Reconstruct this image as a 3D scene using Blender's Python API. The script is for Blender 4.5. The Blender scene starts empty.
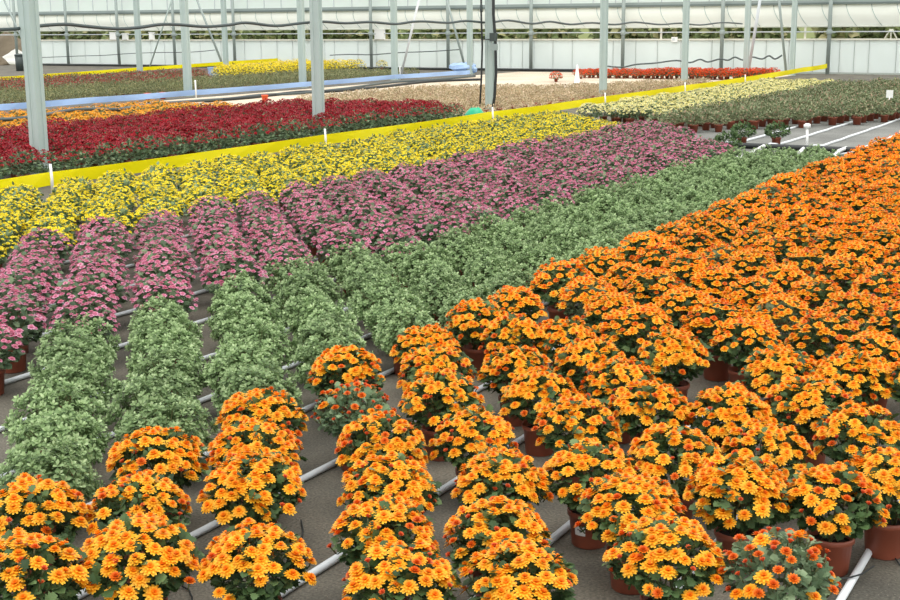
import bpy, math, random
import numpy as np
from mathutils import Vector, Matrix

rng = random.Random(7)
COL = bpy.context.scene.collection
PI = math.pi

# ------------------------------------------------------------------ camera model
F = 1310.0
PITCH, ROLL, YAW, CAMH = math.radians(11.9), math.radians(0.44), math.radians(29.0), 2.0
_hd = np.array([-math.sin(YAW), math.cos(YAW), 0]); _rt = np.array([math.cos(YAW), math.sin(YAW), 0]); _uz = np.array([0, 0, 1.0])
FW = _hd * math.cos(PITCH) - _uz * math.sin(PITCH)
_up = _hd * math.sin(PITCH) + _uz * math.cos(PITCH)
RT = _rt * math.cos(ROLL) - _up * math.sin(ROLL)
UP = _up * math.cos(ROLL) + _rt * math.sin(ROLL)
CAM = np.array([0, 0, CAMH])

def proj(p):
    d = np.array(p, float) - CAM
    z = d @ FW
    return 450 + F * (d @ RT) / z, 300 - F * (d @ UP) / z, z

def ray(x, y):
    return FW + RT * (x - 450) / F - UP * (y - 300) / F
def at_z(x, y, z=0.0):
    d = ray(x, y); return CAM + d * ((z - CAMH) / d[2])
def at_X(x, y, X):
    d = ray(x, y); return CAM + d * (X / d[0])
def at_Y(x, y, Y):
    d = ray(x, y); return CAM + d * (Y / d[1])

# ------------------------------------------------------------------ colour + materials
def lin(r, g, b):
    f = lambda c: c / 12.92 if c <= 0.04045 else ((c + 0.055) / 1.055) ** 2.4
    return (f(r / 255), f(g / 255), f(b / 255), 1.0)

def new_mat(name):
    m = bpy.data.materials.new(name); m.use_nodes = True
    nt = m.node_tree; nt.nodes.clear()
    return m, nt, nt.nodes, nt.links

def plain(name, rgb, rough=0.6, noise=0.0, scale=8.0, metal=0.0, dark=0.7, transl=0.0, bump=0.0):
    m, nt, N, L = new_mat(name)
    out = N.new('ShaderNodeOutputMaterial'); b = N.new('ShaderNodeBsdfPrincipled')
    b.inputs['Roughness'].default_value = rough; b.inputs['Metallic'].default_value = metal
    c = lin(*rgb)
    b.inputs['Base Color'].default_value = c
    src = None
    if noise > 0 or bump > 0:
        tc = N.new('ShaderNodeTexCoord'); nz = N.new('ShaderNodeTexNoise')
        nz.inputs['Scale'].default_value = scale; nz.inputs['Detail'].default_value = 5
        L.new(tc.outputs['Object'], nz.inputs['Vector'])
    if noise > 0:
        mx = N.new('ShaderNodeMix'); mx.data_type = 'RGBA'
        mx.inputs[6].default_value = tuple(v * dark for v in c[:3]) + (1,)
        mx.inputs[7].default_value = c
        mr = N.new('ShaderNodeMapRange'); mr.inputs[1].default_value = 0.5 - noise / 2; mr.inputs[2].default_value = 0.5 + noise / 2
        L.new(nz.outputs[0], mr.inputs[0]); L.new(mr.outputs[0], mx.inputs[0]); L.new(mx.outputs[2], b.inputs['Base Color'])
        src = mx.outputs[2]
    if bump > 0:
        bp = N.new('ShaderNodeBump'); bp.inputs['Strength'].default_value = bump; bp.inputs['Distance'].default_value = 0.02
        L.new(nz.outputs[0], bp.inputs['Height']); L.new(bp.outputs[0], b.inputs['Normal'])
    if transl > 0:
        t = N.new('ShaderNodeBsdfTranslucent'); t.inputs[0].default_value = c
        if src: L.new(src, t.inputs[0])
        ms = N.new('ShaderNodeMixShader'); ms.inputs[0].default_value = transl
        L.new(b.outputs[0], ms.inputs[1]); L.new(t.outputs[0], ms.inputs[2]); L.new(ms.outputs[0], out.inputs[0])
    else:
        L.new(b.outputs[0], out.inputs[0])
    return m

def ramp2(name, stops, rough=0.55, transl=0.25, var=0.12):
    """Colour read from the tint attribute (a leaf's own shade, or the place along a petal)."""
    m, nt, N, L = new_mat(name)
    out = N.new('ShaderNodeOutputMaterial'); b = N.new('ShaderNodeBsdfPrincipled')
    b.inputs['Roughness'].default_value = rough
    b.inputs['Specular IOR Level'].default_value = 0.3
    at = N.new('ShaderNodeAttribute'); at.attribute_name = 'tint'
    cr = N.new('ShaderNodeValToRGB')
    e = cr.color_ramp.elements
    while len(e) < len(stops): e.new(0.5)
    for i, (p, rgb) in enumerate(stops):
        e[i].position = p; e[i].color = lin(*rgb)
    L.new(at.outputs['Fac'], cr.inputs[0])
    oi = N.new('ShaderNodeObjectInfo')
    hv = N.new('ShaderNodeHueSaturation')
    mr = N.new('ShaderNodeMapRange'); mr.inputs[3].default_value = 1 - var; mr.inputs[4].default_value = 1 + var
    L.new(oi.outputs['Random'], mr.inputs[0]); L.new(mr.outputs[0], hv.inputs['Value'])
    L.new(cr.outputs[0], hv.inputs['Color'])
    L.new(hv.outputs[0], b.inputs['Base Color'])
    t = N.new('ShaderNodeBsdfTranslucent'); L.new(hv.outputs[0], t.inputs[0])
    ms = N.new('ShaderNodeMixShader'); ms.inputs[0].default_value = transl
    L.new(b.outputs[0], ms.inputs[1]); L.new(t.outputs[0], ms.inputs[2]); L.new(ms.outputs[0], out.inputs[0])
    return m

M = {}
M['leaf_orange'] = ramp2('leaf deep green', [(0, (46, 66, 38)), (0.6, (78, 104, 60)), (1, (122, 146, 96))])
M['leaf_young'] = ramp2('leaf silver green', [(0, (84, 108, 64)), (0.5, (140, 165, 112)), (1, (190, 207, 160))])
M['leaf_pink'] = ramp2('leaf grey green', [(0, (70, 92, 66)), (0.6, (108, 132, 98)), (1, (146, 166, 128))])
M['leaf_dull'] = ramp2('leaf olive grey', [(0, (76, 90, 60)), (0.5, (122, 134, 96)), (0.85, (150, 152, 118)), (1, (172, 132, 114))])
M['leaf_tan'] = ramp2('leaf dry tan', [(0, (140, 132, 96)), (0.5, (186, 170, 136)), (1, (216, 192, 166))])
M['leaf_moss'] = ramp2('leaf moss', [(0, (84, 98, 66)), (0.5, (132, 138, 96)), (1, (168, 158, 112))])
M['leaf_hedge'] = ramp2('leaf hedge', [(0, (92, 106, 64)), (0.6, (136, 148, 98)), (1, (182, 174, 130))])
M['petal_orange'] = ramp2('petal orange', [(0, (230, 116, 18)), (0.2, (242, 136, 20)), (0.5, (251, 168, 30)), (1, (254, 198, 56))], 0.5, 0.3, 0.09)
M['petal_amber'] = ramp2('petal young orange', [(0, (206, 80, 18)), (0.5, (236, 116, 24)), (1, (246, 152, 36))], 0.5, 0.3, 0.06)
M['petal_rust'] = ramp2('petal rust bud', [(0, (168, 52, 30)), (0.6, (212, 88, 40)), (1, (230, 124, 62))], 0.5, 0.25, 0.06)
M['petal_pink'] = ramp2('petal pink', [(0, (192, 98, 122)), (0.45, (222, 138, 168)), (1, (246, 194, 222))], 0.5, 0.3, 0.08)
M['petal_yellow'] = ramp2('petal yellow', [(0, (226, 198, 14)), (0.5, (250, 234, 36)), (1, (254, 246, 92))], 0.5, 0.3, 0.05)
M['petal_red'] = ramp2('petal crimson', [(0, (122, 8, 22)), (0.5, (172, 18, 36)), (1, (200, 34, 52))], 0.5, 0.25, 0.1)
M['petal_cream'] = ramp2('petal cream', [(0, (214, 204, 120)), (0.5, (240, 234, 176)), (1, (250, 248, 214))], 0.5, 0.3, 0.05)
M['petal_scarlet'] = ramp2('petal scarlet', [(0, (206, 58, 16)), (0.5, (240, 90, 30)), (1, (250, 128, 60))], 0.5, 0.3, 0.08)
M['petal_gold'] = ramp2('petal gold', [(0, (220, 140, 20)), (0.5, (246, 182, 44)), (1, (252, 204, 84))], 0.5, 0.3, 0.06)
M['stem'] = plain('stem', (92, 96, 58), 0.7)
M['pot'] = plain('terracotta plastic', (156, 84, 62), 0.45, 0.5, 6, dark=0.8)
M['soil'] = plain('potting soil', (58, 46, 38), 0.95, 0.5, 60, bump=0.6)
M['pvc'] = plain('grey pvc', (208, 214, 217), 0.4, 0.6, 5, dark=0.82)
M['pvc_white'] = plain('white pvc', (226, 230, 232), 0.4, 0.5, 5, dark=0.88)
M['black_rubber'] = plain('black rubber', (34, 38, 38), 0.5)
M['dark_hose'] = plain('grey black hose', (72, 82, 82), 0.5)
M['galv'] = plain('galvanised steel', (176, 192, 187), 0.5, 0.5, 3, dark=0.9)
M['galv_dark'] = plain('weathered steel', (150, 162, 158), 0.55, 0.5, 3, dark=0.88)
M['yellow_band'] = plain('yellow band', (255, 246, 2), 0.4, 0.4, 2, dark=0.97, transl=0.5)
M['blue_band'] = plain('blue band', (188, 216, 250), 0.45, 0.5, 2, dark=0.94, transl=0.3)
M['wall'] = plain('white wall panel', (247, 253, 251), 0.6, 0.6, 0.9, dark=0.94, transl=0.42)
M['beam'] = plain('beam grey', (104, 116, 113), 0.55)
M['bank'] = plain('grass bank', (132, 140, 92), 0.95, 0.6, 0.5, dark=0.75)
M['seam'] = plain('panel seam', (176, 184, 176), 0.7)
M['cap'] = plain('wall cap', (224, 222, 206), 0.6, 0.5, 2, dark=0.88)
M['film'] = plain('plastic film', (244, 246, 238), 0.5, 0.6, 0.6, dark=0.93, transl=0.45)
M['glaze'] = plain('pale glazing', (240, 247, 243), 0.35, 0.6, 0.5, dark=0.95, transl=0.45)
M['white_plastic'] = plain('white plastic', (240, 240, 236), 0.45)
M['paper'] = plain('paper label', (226, 226, 224), 0.6)
M['ink'] = plain('printed ink', (70, 70, 76), 0.6)
M['teal'] = plain('teal plastic', (26, 178, 132), 0.4, 0.4, 8, dark=0.85)
M['dark_bin'] = plain('dark bin', (58, 68, 66), 0.5)
M['earth'] = plain('brown earth', (116, 104, 86), 0.95, 0.6, 3, dark=0.65, bump=0.5)
M['tarp'] = plain('white tarp', (236, 234, 228), 0.5, 0.4, 3, dark=0.9)
M['orange_marker'] = plain('orange marker plastic', (226, 92, 48), 0.5)

def floor_mat(name, a, b_, scale, speck):
    m, nt, N, L = new_mat(name)
    out = N.new('ShaderNodeOutputMaterial'); b = N.new('ShaderNodeBsdfPrincipled'); b.inputs['Roughness'].default_value = 0.9
    tc = N.new('ShaderNodeTexCoord')
    n1 = N.new('ShaderNodeTexNoise'); n1.inputs['Scale'].default_value = scale; n1.inputs['Detail'].default_value = 6
    n2 = N.new('ShaderNodeTexNoise'); n2.inputs['Scale'].default_value = 90; n2.inputs['Detail'].default_value = 3
    n3 = N.new('ShaderNodeTexVoronoi'); n3.inputs['Scale'].default_value = 55
    for n in (n1, n2, n3): L.new(tc.outputs['Object'], n.inputs['Vector'])
    cr = N.new('ShaderNodeValToRGB'); cr.color_ramp.elements[0].position = 0.36; cr.color_ramp.elements[1].position = 0.64
    cr.color_ramp.elements[0].color = lin(*a); cr.color_ramp.elements[1].color = lin(*b_)
    L.new(n1.outputs[0], cr.inputs[0])
    mx = N.new('ShaderNodeMix'); mx.data_type = 'RGBA'; mx.blend_type = 'MULTIPLY'; mx.inputs[0].default_value = 1
    mr = N.new('ShaderNodeMapRange'); mr.inputs[1].default_value = 0.3; mr.inputs[2].default_value = 0.7; mr.inputs[3].default_value = 0.6; mr.inputs[4].default_value = 1.4
    L.new(n2.outputs[0], mr.inputs[0])
    L.new(cr.outputs[0], mx.inputs[6]); L.new(mr.outputs[0], mx.inputs[7])
    # scattered pale grit
    lt = N.new('ShaderNodeMath'); lt.operation = 'LESS_THAN'; lt.inputs[1].default_value = 0.12 * speck
    L.new(n3.outputs['Distance'], lt.inputs[0])
    m2 = N.new('ShaderNodeMix'); m2.data_type = 'RGBA'; m2.inputs[7].default_value = lin(176, 166, 148)
    L.new(lt.outputs[0], m2.inputs[0]); L.new(mx.outputs[2], m2.inputs[6])
    L.new(m2.outputs[2], b.inputs['Base Color'])
    bp = N.new('ShaderNodeBump'); bp.inputs['Strength'].default_value = 0.3; bp.inputs['Distance'].default_value = 0.01
    L.new(n2.outputs[0], bp.inputs['Height']); L.new(bp.outputs[0], b.inputs['Normal'])
    L.new(b.outputs[0], out.inputs[0])
    return m
M['floor'] = floor_mat('ground cover', (75, 72, 64), (106, 100, 88), 1.6, 0.55)
M['sheet_beige'] = floor_mat('sandy floor', (186, 170, 148), (210, 194, 172), 0.5, 1.0)
M['sheet_grey'] = floor_mat('woven grey fabric', (98, 98, 94), (122, 122, 117), 0.8, 0.5)
M['outside'] = floor_mat('field', (96, 104, 66), (136, 132, 92), 0.3, 0.8)

# ------------------------------------------------------------------ mesh builder
class MB:
    def __init__(self):
        self.v = []; self.f = []; self.mi = []; self.t = []; self.mats = []; self.smooth = []
    def mat(self, key):
        if key not in self.mats: self.mats.append(key)
        return self.mats.index(key)
    def add(self, verts, faces, key, tint=0.5, smooth=False):
        o = len(self.v); k = self.mat(key)
        self.v.extend(verts)
        self.t.extend(tint if isinstance(tint, (list, tuple)) else [tint] * len(verts))
        for f in faces:
            self.f.append([i + o for i in f]); self.mi.append(k); self.smooth.append(smooth)
    def box(self, x0, x1, y0, y1, z0, z1, key):
        v = [(x0, y0, z0), (x1, y0, z0), (x1, y1, z0), (x0, y1, z0), (x0, y0, z1), (x1, y0, z1), (x1, y1, z1), (x0, y1, z1)]
        self.add(v, [(0, 3, 2, 1), (4, 5, 6, 7), (0, 1, 5, 4), (1, 2, 6, 5), (2, 3, 7, 6), (3, 0, 4, 7)], key)
    def tube(self, pts, r, key, n=8, caps=True, tint=0.5):
        pts = [Vector(p) for p in pts]; rs = r if isinstance(r, (list, tuple)) else [r] * len(pts)
        v = []; prev = None
        for i, p in enumerate(pts):
            d = (pts[min(i + 1, len(pts) - 1)] - pts[max(i - 1, 0)]).normalized()
            if prev is None:
                a = Vector((0, 0, 1)) if abs(d.z) < 0.9 else Vector((1, 0, 0))
                u = d.cross(a).normalized()
            else:
                u = (prev - d * prev.dot(d)).normalized()
            prev = u; w = d.cross(u)
            for k in range(n):
                a = 2 * PI * k / n
                v.append(tuple(p + (u * math.cos(a) + w * math.sin(a)) * rs[i]))
        f = []
        for i in range(len(pts) - 1):
            for k in range(n):
                f.append((i * n + k, i * n + (k + 1) % n, (i + 1) * n + (k + 1) % n, (i + 1) * n + k))
        if caps:
            f.append(tuple(range(n - 1, -1, -1))); f.append(tuple((len(pts) - 1) * n + k for k in range(n)))
        self.add(v, f, key, tint, True)
    def lathe(self, prof, key, n=20, c=(0, 0, 0)):
        v = []
        for r, z in prof:
            for k in range(n):
                a = 2 * PI * k / n
                v.append((c[0] + r * math.cos(a), c[1] + r * math.sin(a), c[2] + z))
        f = []
        for i in range(len(prof) - 1):
            for k in range(n):
                f.append((i * n + k, i * n + (k + 1) % n, (i + 1) * n + (k + 1) % n, (i + 1) * n + k))
        f.append(tuple(range(n - 1, -1, -1))); f.append(tuple((len(prof) - 1) * n + k for k in range(n)))
        self.add(v, f, key, 0.5, True)
    def mesh(self, name):
        me = bpy.data.meshes.new(name)
        me.from_pydata(self.v, [], self.f)
        for k in self.mats: me.materials.append(M[k])
        me.polygons.foreach_set('material_index', self.mi)
        me.polygons.foreach_set('use_smooth', self.smooth)
        ca = me.color_attributes.new('tint', 'FLOAT_COLOR', 'POINT')
        buf = np.ones((len(self.v), 4), 'f'); buf[:, :3] = np.array(self.t, 'f')[:, None]
        ca.data.foreach_set('color', buf.ravel())
        me.update()
        return me

def link(name, data, parent=None, matrix=None):
    o = bpy.data.objects.new(name, data); COL.objects.link(o)
    if parent is not None: o.parent = parent
    if matrix is not None: o.matrix_basis = matrix
    return o
def tag(o, label, cat, group=None, kind=None):
    if label: o['label'] = label
    if cat: o['category'] = cat
    if group: o['group'] = group
    if kind: o['kind'] = kind
    return o
def struct(name, mb, label=None):
    o = link(name, mb.mesh(name)); o['kind'] = 'structure'
    if label: o['label'] = label
    return o
def single(name, mb, label, cat, group=None, kind=None, loc=None):
    o = link(name, mb.mesh(name))
    if loc is not None: o.location = loc
    return tag(o, label, cat, group, kind)

ORD = ['zeroth', 'first', 'second', 'third', 'fourth', 'fifth', 'sixth', 'seventh', 'eighth', 'ninth', 'tenth', 'eleventh', 'twelfth',
       'thirteenth', 'fourteenth', 'fifteenth', 'sixteenth', 'seventeenth', 'eighteenth', 'nineteenth', 'twentieth', 'twenty-first',
       'twenty-second', 'twenty-third', 'twenty-fourth', 'twenty-fifth', 'twenty-sixth', 'twenty-seventh', 'twenty-eighth', 'twenty-ninth', 'thirtieth']

# ------------------------------------------------------------------ plant pieces
LOBED = [(0.0, 0.03), (0.16, 0.10), (0.28, 0.42), (0.40, 0.26), (0.52, 0.50), (0.64, 0.30), (0.78, 0.34), (1.0, 0.0)]
SHOOT = [(0.0, 0.05), (0.35, 0.2), (0.6, 0.32), (0.8, 0.2), (1.0, 0.0)]
NARROW = [(0.0, 0.04), (0.3, 0.16), (0.55, 0.27), (0.75, 0.18), (1.0, 0.0)]
SIMPLE = [(0.0, 0.03), (0.45, 0.36), (1.0, 0.0)]

def frame_from(axis, nrm):
    a = axis.normalized(); s = a.cross(nrm)
    if s.length < 1e-4: s = a.cross(Vector((1, 0, 0)))
    s.normalize(); return a, s, s.cross(a).normalized()

def add_leaf(mb, p, axis, nrm, ln, key, tint, shape, fold=0.25, droop=0.18):
    a, s, n = frame_from(axis, nrm)
    v = []; mid = []
    for t, w in shape:
        c = p + a * (t * ln) - n * (droop * ln * t * t)
        v.append(tuple(c + s * (w * ln) + n * (fold * w * ln)))
    k = len(shape)
    for t, w in shape:
        c = p + a * (t * ln) - n * (droop * ln * t * t)
        v.append(tuple(c - s * (w * ln) + n * (fold * w * ln)))
    v.append(tuple(p)); v.append(tuple(p + a * (0.5 * ln) - n * (droop * ln * 0.25))); v.append(tuple(p + a * ln - n * (droop * ln)))
    m0 = 2 * k
    mb.add(v, [tuple([m0, m0 + 1, m0 + 2] + list(range(k - 1, -1, -1))), tuple([m0] + list(range(k, 2 * k)) + [m0 + 2, m0 + 1])], key, tint)

def dome_dir(r, lo=-0.35):
    z = r.uniform(lo, 1.0); a = r.uniform(0, 2 * PI); q = math.sqrt(max(0, 1 - z * z))
    return Vector((q * math.cos(a), q * math.sin(a), z))

def dome_pt(d, k, R, Rz, zc):
    rz = Rz if d.z > 0 else 0.10
    rr = R * (1.0 if d.z > 0 else 1 + 0.42 * d.z)
    return Vector((d.x * rr * k, d.y * rr * k, zc + d.z * rz * k))

def add_foliage(mb, r, n, R, Rz, zc, ln, key, shape, upright=0.2, lo=-0.6, tl=(0, 1), lumps=0.08):
    ph = [r.uniform(0, 6.28) for _ in range(3)]
    for i in range(n):
        d = dome_dir(r, lo)
        az = math.atan2(d.y, d.x)
        k = (1 + lumps * math.sin(3 * az + ph[0]) + lumps * math.sin(5 * az + 4 * d.z + ph[1])) * (1 - abs(r.gauss(0, 0.2)))
        k = max(0.25, k)
        p = dome_pt(d, k * 0.93, R, Rz, zc)
        ax = d * 0.8 + Vector((r.uniform(-1, 1), r.uniform(-1, 1), r.uniform(-0.7, 0.7))) * 0.75 + Vector((0, 0, upright))
        nr = d * 0.6 + Vector((0, 0, 0.8)) + Vector((r.uniform(-1, 1), r.uniform(-1, 1), 0)) * 0.4
        L = ln * r.uniform(0.65, 1.2)
        add_leaf(mb, p - ax.normalized() * L * 0.3, ax, nr, L, key, r.uniform(*tl), shape)

def add_shoots(mb, r, n, R, Rz, zc, ln, key, lumps=0.16):
    # a bushy head of shoots, each a small rosette of leaves with a paler tip
    ph = [r.uniform(0, 6.28) for _ in range(3)]
    for i in range(n):
        d = dome_dir(r, -0.55); az = math.atan2(d.y, d.x)
        k = (1 + lumps * math.sin(2 * az + ph[0]) * (0.4 + 0.6 * abs(d.z)) + 0.09 * math.sin(5 * az + 5 * d.z + ph[1])) * (1 - abs(r.gauss(0, 0.11)))
        p = dome_pt(d, max(0.3, k) * 0.95, R, Rz, zc)
        ax = (d * 0.8 + Vector((0, 0, 0.45)) + Vector((r.uniform(-1, 1), r.uniform(-1, 1), r.uniform(-0.4, 0.4))) * 0.35).normalized()
        a, u, w = frame_from(ax, Vector((r.uniform(-1, 1), r.uniform(-1, 1), 0.3)))
        t0 = r.uniform(-0.15, 0.15); nn = r.randint(6, 8); o0 = r.uniform(0, 6.28)
        for j in range(nn):
            g = o0 + j * 2.4; f = j / nn
            out = u * math.cos(g) + w * math.sin(g)
            la = out * (1.0 - 0.65 * f) + a * (0.15 + 0.95 * f)
            L = ln * (1.15 - 0.5 * f) * r.uniform(0.8, 1.15)
            add_leaf(mb, p + a * (0.016 * f - 0.012), la, a, L, key, min(1, max(0, 0.12 + 0.75 * f + t0 + r.uniform(-0.12, 0.12))), SHOOT, 0.2, 0.25)

def add_stems(mb, r, n, R, Rz, zc, z0=0.12):
    for i in range(n):
        d = dome_dir(r, 0.0)
        e = dome_pt(d, 0.85, R, Rz, zc)
        b = Vector((r.uniform(-0.03, 0.03), r.uniform(-0.03, 0.03), z0))
        m = b.lerp(e, 0.5) + Vector((0, 0, 0.02))
        mb.tube([b, m, e], [0.004, 0.003, 0.002], 'stem', 4, False)

def petal(mb, c, out, up, side, r0, r1, w, lift, key, t0, t1):
    p0 = c + out * r0; pm = c + out * (r0 + (r1 - r0) * 0.6) + up * (lift * 0.8); p1 = c + out * r1 + up * lift
    v = [p0 - side * w * 0.3, p0 + side * w * 0.3, pm + side * w * 0.5, p1 + side * w * 0.22, p1 - side * w * 0.22, pm - side * w * 0.5]
    mb.add([tuple(q) for q in v], [(0, 1, 2, 5), (5, 2, 3, 4)], key, [t0, t0, (t0 + t1) * 0.55, t1, t1, (t0 + t1) * 0.55])

def add_flower(mb, r, c, nrm, rad, key, rings, cup=0.15, dark=0.0):
    """A double chrysanthemum head: rings = [(petals, inner, outer, lift)] as shares of the radius."""
    n = nrm.normalized()
    u = n.cross(Vector((0.3, 0.2, 1))).normalized() if abs(n.z) < 0.95 else Vector((1, 0, 0))
    w = n.cross(u)
    for (k, a, b, lift, t0, t1) in rings:
        off = r.uniform(0, 6.28)
        for i in range(k):
            g = off + 2 * PI * i / k + r.uniform(-0.1, 0.1)
            o = u * math.cos(g) + w * math.sin(g); s = n.cross(o)
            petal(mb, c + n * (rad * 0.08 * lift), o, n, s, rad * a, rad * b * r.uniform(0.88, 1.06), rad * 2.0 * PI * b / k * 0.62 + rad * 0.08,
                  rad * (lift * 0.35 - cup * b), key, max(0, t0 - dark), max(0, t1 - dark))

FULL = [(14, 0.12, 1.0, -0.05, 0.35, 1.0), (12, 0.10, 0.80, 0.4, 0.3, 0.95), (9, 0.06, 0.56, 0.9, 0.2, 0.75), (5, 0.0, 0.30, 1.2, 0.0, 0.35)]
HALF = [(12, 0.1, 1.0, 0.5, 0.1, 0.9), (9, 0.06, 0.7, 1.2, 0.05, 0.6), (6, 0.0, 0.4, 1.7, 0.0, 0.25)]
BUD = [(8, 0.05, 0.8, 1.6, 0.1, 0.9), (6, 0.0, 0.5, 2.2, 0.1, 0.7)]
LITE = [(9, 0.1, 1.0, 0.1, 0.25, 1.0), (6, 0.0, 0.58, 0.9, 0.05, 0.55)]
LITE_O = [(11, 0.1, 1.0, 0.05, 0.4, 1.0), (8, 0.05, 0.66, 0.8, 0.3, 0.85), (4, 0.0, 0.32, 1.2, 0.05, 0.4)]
TINY = [(7, 0.0, 1.0, 0.5, 0.1, 1.0)]

def flower_mesh(seed, kind):
    r = random.Random(seed); mb = MB()
    Z = Vector((0, 0, 1)); c = Vector((0, 0, 0))
    mb.tube([(0, 0, -0.03), (0, 0, 0.0)], [0.0022, 0.0035], 'stem', 5, True)
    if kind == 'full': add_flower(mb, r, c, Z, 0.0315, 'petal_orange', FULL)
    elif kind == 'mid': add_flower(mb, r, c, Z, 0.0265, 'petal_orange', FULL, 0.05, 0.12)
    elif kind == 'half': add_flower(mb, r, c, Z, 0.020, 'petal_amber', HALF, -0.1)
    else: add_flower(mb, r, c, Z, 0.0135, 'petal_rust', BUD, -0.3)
    return mb.mesh('chrysanthemum_head')
HEADS = {k: [flower_mesh(100 + i * 7 + j, k) for i in range(3)] for j, k in enumerate(('full', 'mid', 'half', 'bud'))}

def pot_mesh(s=1.0):
    mb = MB()
    mb.lathe([(0.066 * s, 0.0), (0.070 * s, 0.006), (0.081 * s, 0.125), (0.088 * s, 0.127), (0.089 * s, 0.148), (0.085 * s, 0.150), (0.082 * s, 0.146), (0.078 * s, 0.118)], 'pot', 24)
    mb.lathe([(0.0795 * s, 0.119), (0.05 * s, 0.124), (0.002, 0.127)], 'soil', 16)
    return mb.mesh('pot')
POT = pot_mesh()

RXY, RZ, ZC = 0.186, 0.165, 0.245

def fol_mesh(seed, key, n, R, Rz, zc, ln, shape, up, stems=14, tl=(0, 1), lo=-0.6, lumps=0.08):
    r = random.Random(seed); mb = MB()
    if stems: add_stems(mb, r, stems, R, Rz, zc)
    add_foliage(mb, r, n, R, Rz, zc, ln, key, shape, up, lo, tl, lumps)
    return mb.mesh('foliage')

def blossom_mesh(seed, key, n, R, Rz, zc, rad, rings, top=0.0, spread=0.3, cup=0.15, dk=0.3, alt=None):
    r = random.Random(seed); mb = MB(); ph = r.uniform(0, 6.28)
    for d in scatter_dirs(r, n, top):
        k = 1.02 + 0.05 * math.sin(3 * math.atan2(d.y, d.x) + ph) + r.uniform(-0.05, 0.05)
        p = dome_pt(d, k, R, Rz, zc)
        nr = d * 0.5 + Vector((0, 0, 0.9)) + Vector((r.uniform(-1, 1), r.uniform(-1, 1), 0)) * spread
        kk = alt if alt and r.random() < 0.14 else key
        add_flower(mb, r, p, nr, rad * r.uniform(0.7, 1.12) * (0.75 if kk is not key else 1), kk, rings, cup, r.uniform(0, dk))
    return mb.mesh('blossoms')

def scatter_dirs(r, n, lo):
    """Evenly spread random directions over the dome (best of several tries), thicker towards the top."""
    out = []
    for i in range(n):
        best, bd = None, -1
        for _ in range(7):
            d = dome_dir(r, lo)
            if d.z < 0.42 and r.random() < (0.66 if d.z > 0.2 else 0.8): continue
            m = min(((d - e).length for e in out), default=9)
            if m > bd: best, bd = d, m
        if best is None: best = dome_dir(r, 0.3)
        out.append(best)
    return out

FOL_O = [fol_mesh(i, 'leaf_orange', 560, RXY, RZ, ZC, 0.041, LOBED, 0.15, tl=(0, 0.9)) for i in range(6)]
FOL_OY = [fol_mesh(20 + i, 'leaf_pink', 560, RXY, RZ, ZC, 0.041, LOBED, 0.2, tl=(0.3, 1)) for i in range(3)]
def green_mesh(seed):
    r = random.Random(seed); mb = MB()
    R = r.uniform(0.205, 0.235)
    add_stems(mb, r, 14, R, 0.18, 0.21)
    add_shoots(mb, r, 330, R, r.uniform(0.165, 0.20), 0.205, 0.028, 'leaf_young')
    return mb.mesh('foliage')
FOL_G = [green_mesh(40 + i) for i in range(8)]
BLO_O = [blossom_mesh(60 + i, 'petal_orange', 78, RXY, RZ + 0.025, ZC, 0.031, LITE_O, 0.08, 0.3, 0.12, 0.28, 'petal_amber') for i in range(6)]
FOL_P = [fol_mesh(80 + i, 'leaf_pink', 340, 0.20, 0.20, 0.22, 0.05, LOBED, 0.3) for i in range(5)]
BLO_P = [blossom_mesh(100 + i, 'petal_pink', 105, 0.205, 0.195, 0.225, 0.0215, LITE, 0.05, 0.2, 0.1, 0.6) for i in range(6)]
FOL_Y = [fol_mesh(120 + i, 'leaf_pink', 380, 0.22, 0.145, 0.215, 0.05, SIMPLE, 0.3, lumps=0.14) for i in range(4)]
BLO_Y = [blossom_mesh(140 + i, 'petal_yellow', 122, 0.22, 0.145, 0.215, 0.021, TINY + [(5, 0, 0.5, 1.2, 0.1, 0.5)], 0.1, 0.3, 0.1, 0.3) for i in range(5)]

# ------------------------------------------------------------------ plants with parts
N_LABEL = {}
def potted(name, x, y, fol, blo, label, group, scale=1.0, young=False, pot=True, z=0.0, tilt=True):
    root = link(name, None); root.empty_display_size = 0.1
    root.location = (x, y, z); root.rotation_euler = (0, 0, rng.uniform(0, 6.28)); root.scale = (scale,) * 3
    tag(root, label, 'potted plant', group)
    if pot: link('pot', POT, root)
    f = link('foliage', fol, root)
    if blo is not None:
        b = link('blossoms', blo, root); b['kind'] = 'stuff'
    return root

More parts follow.
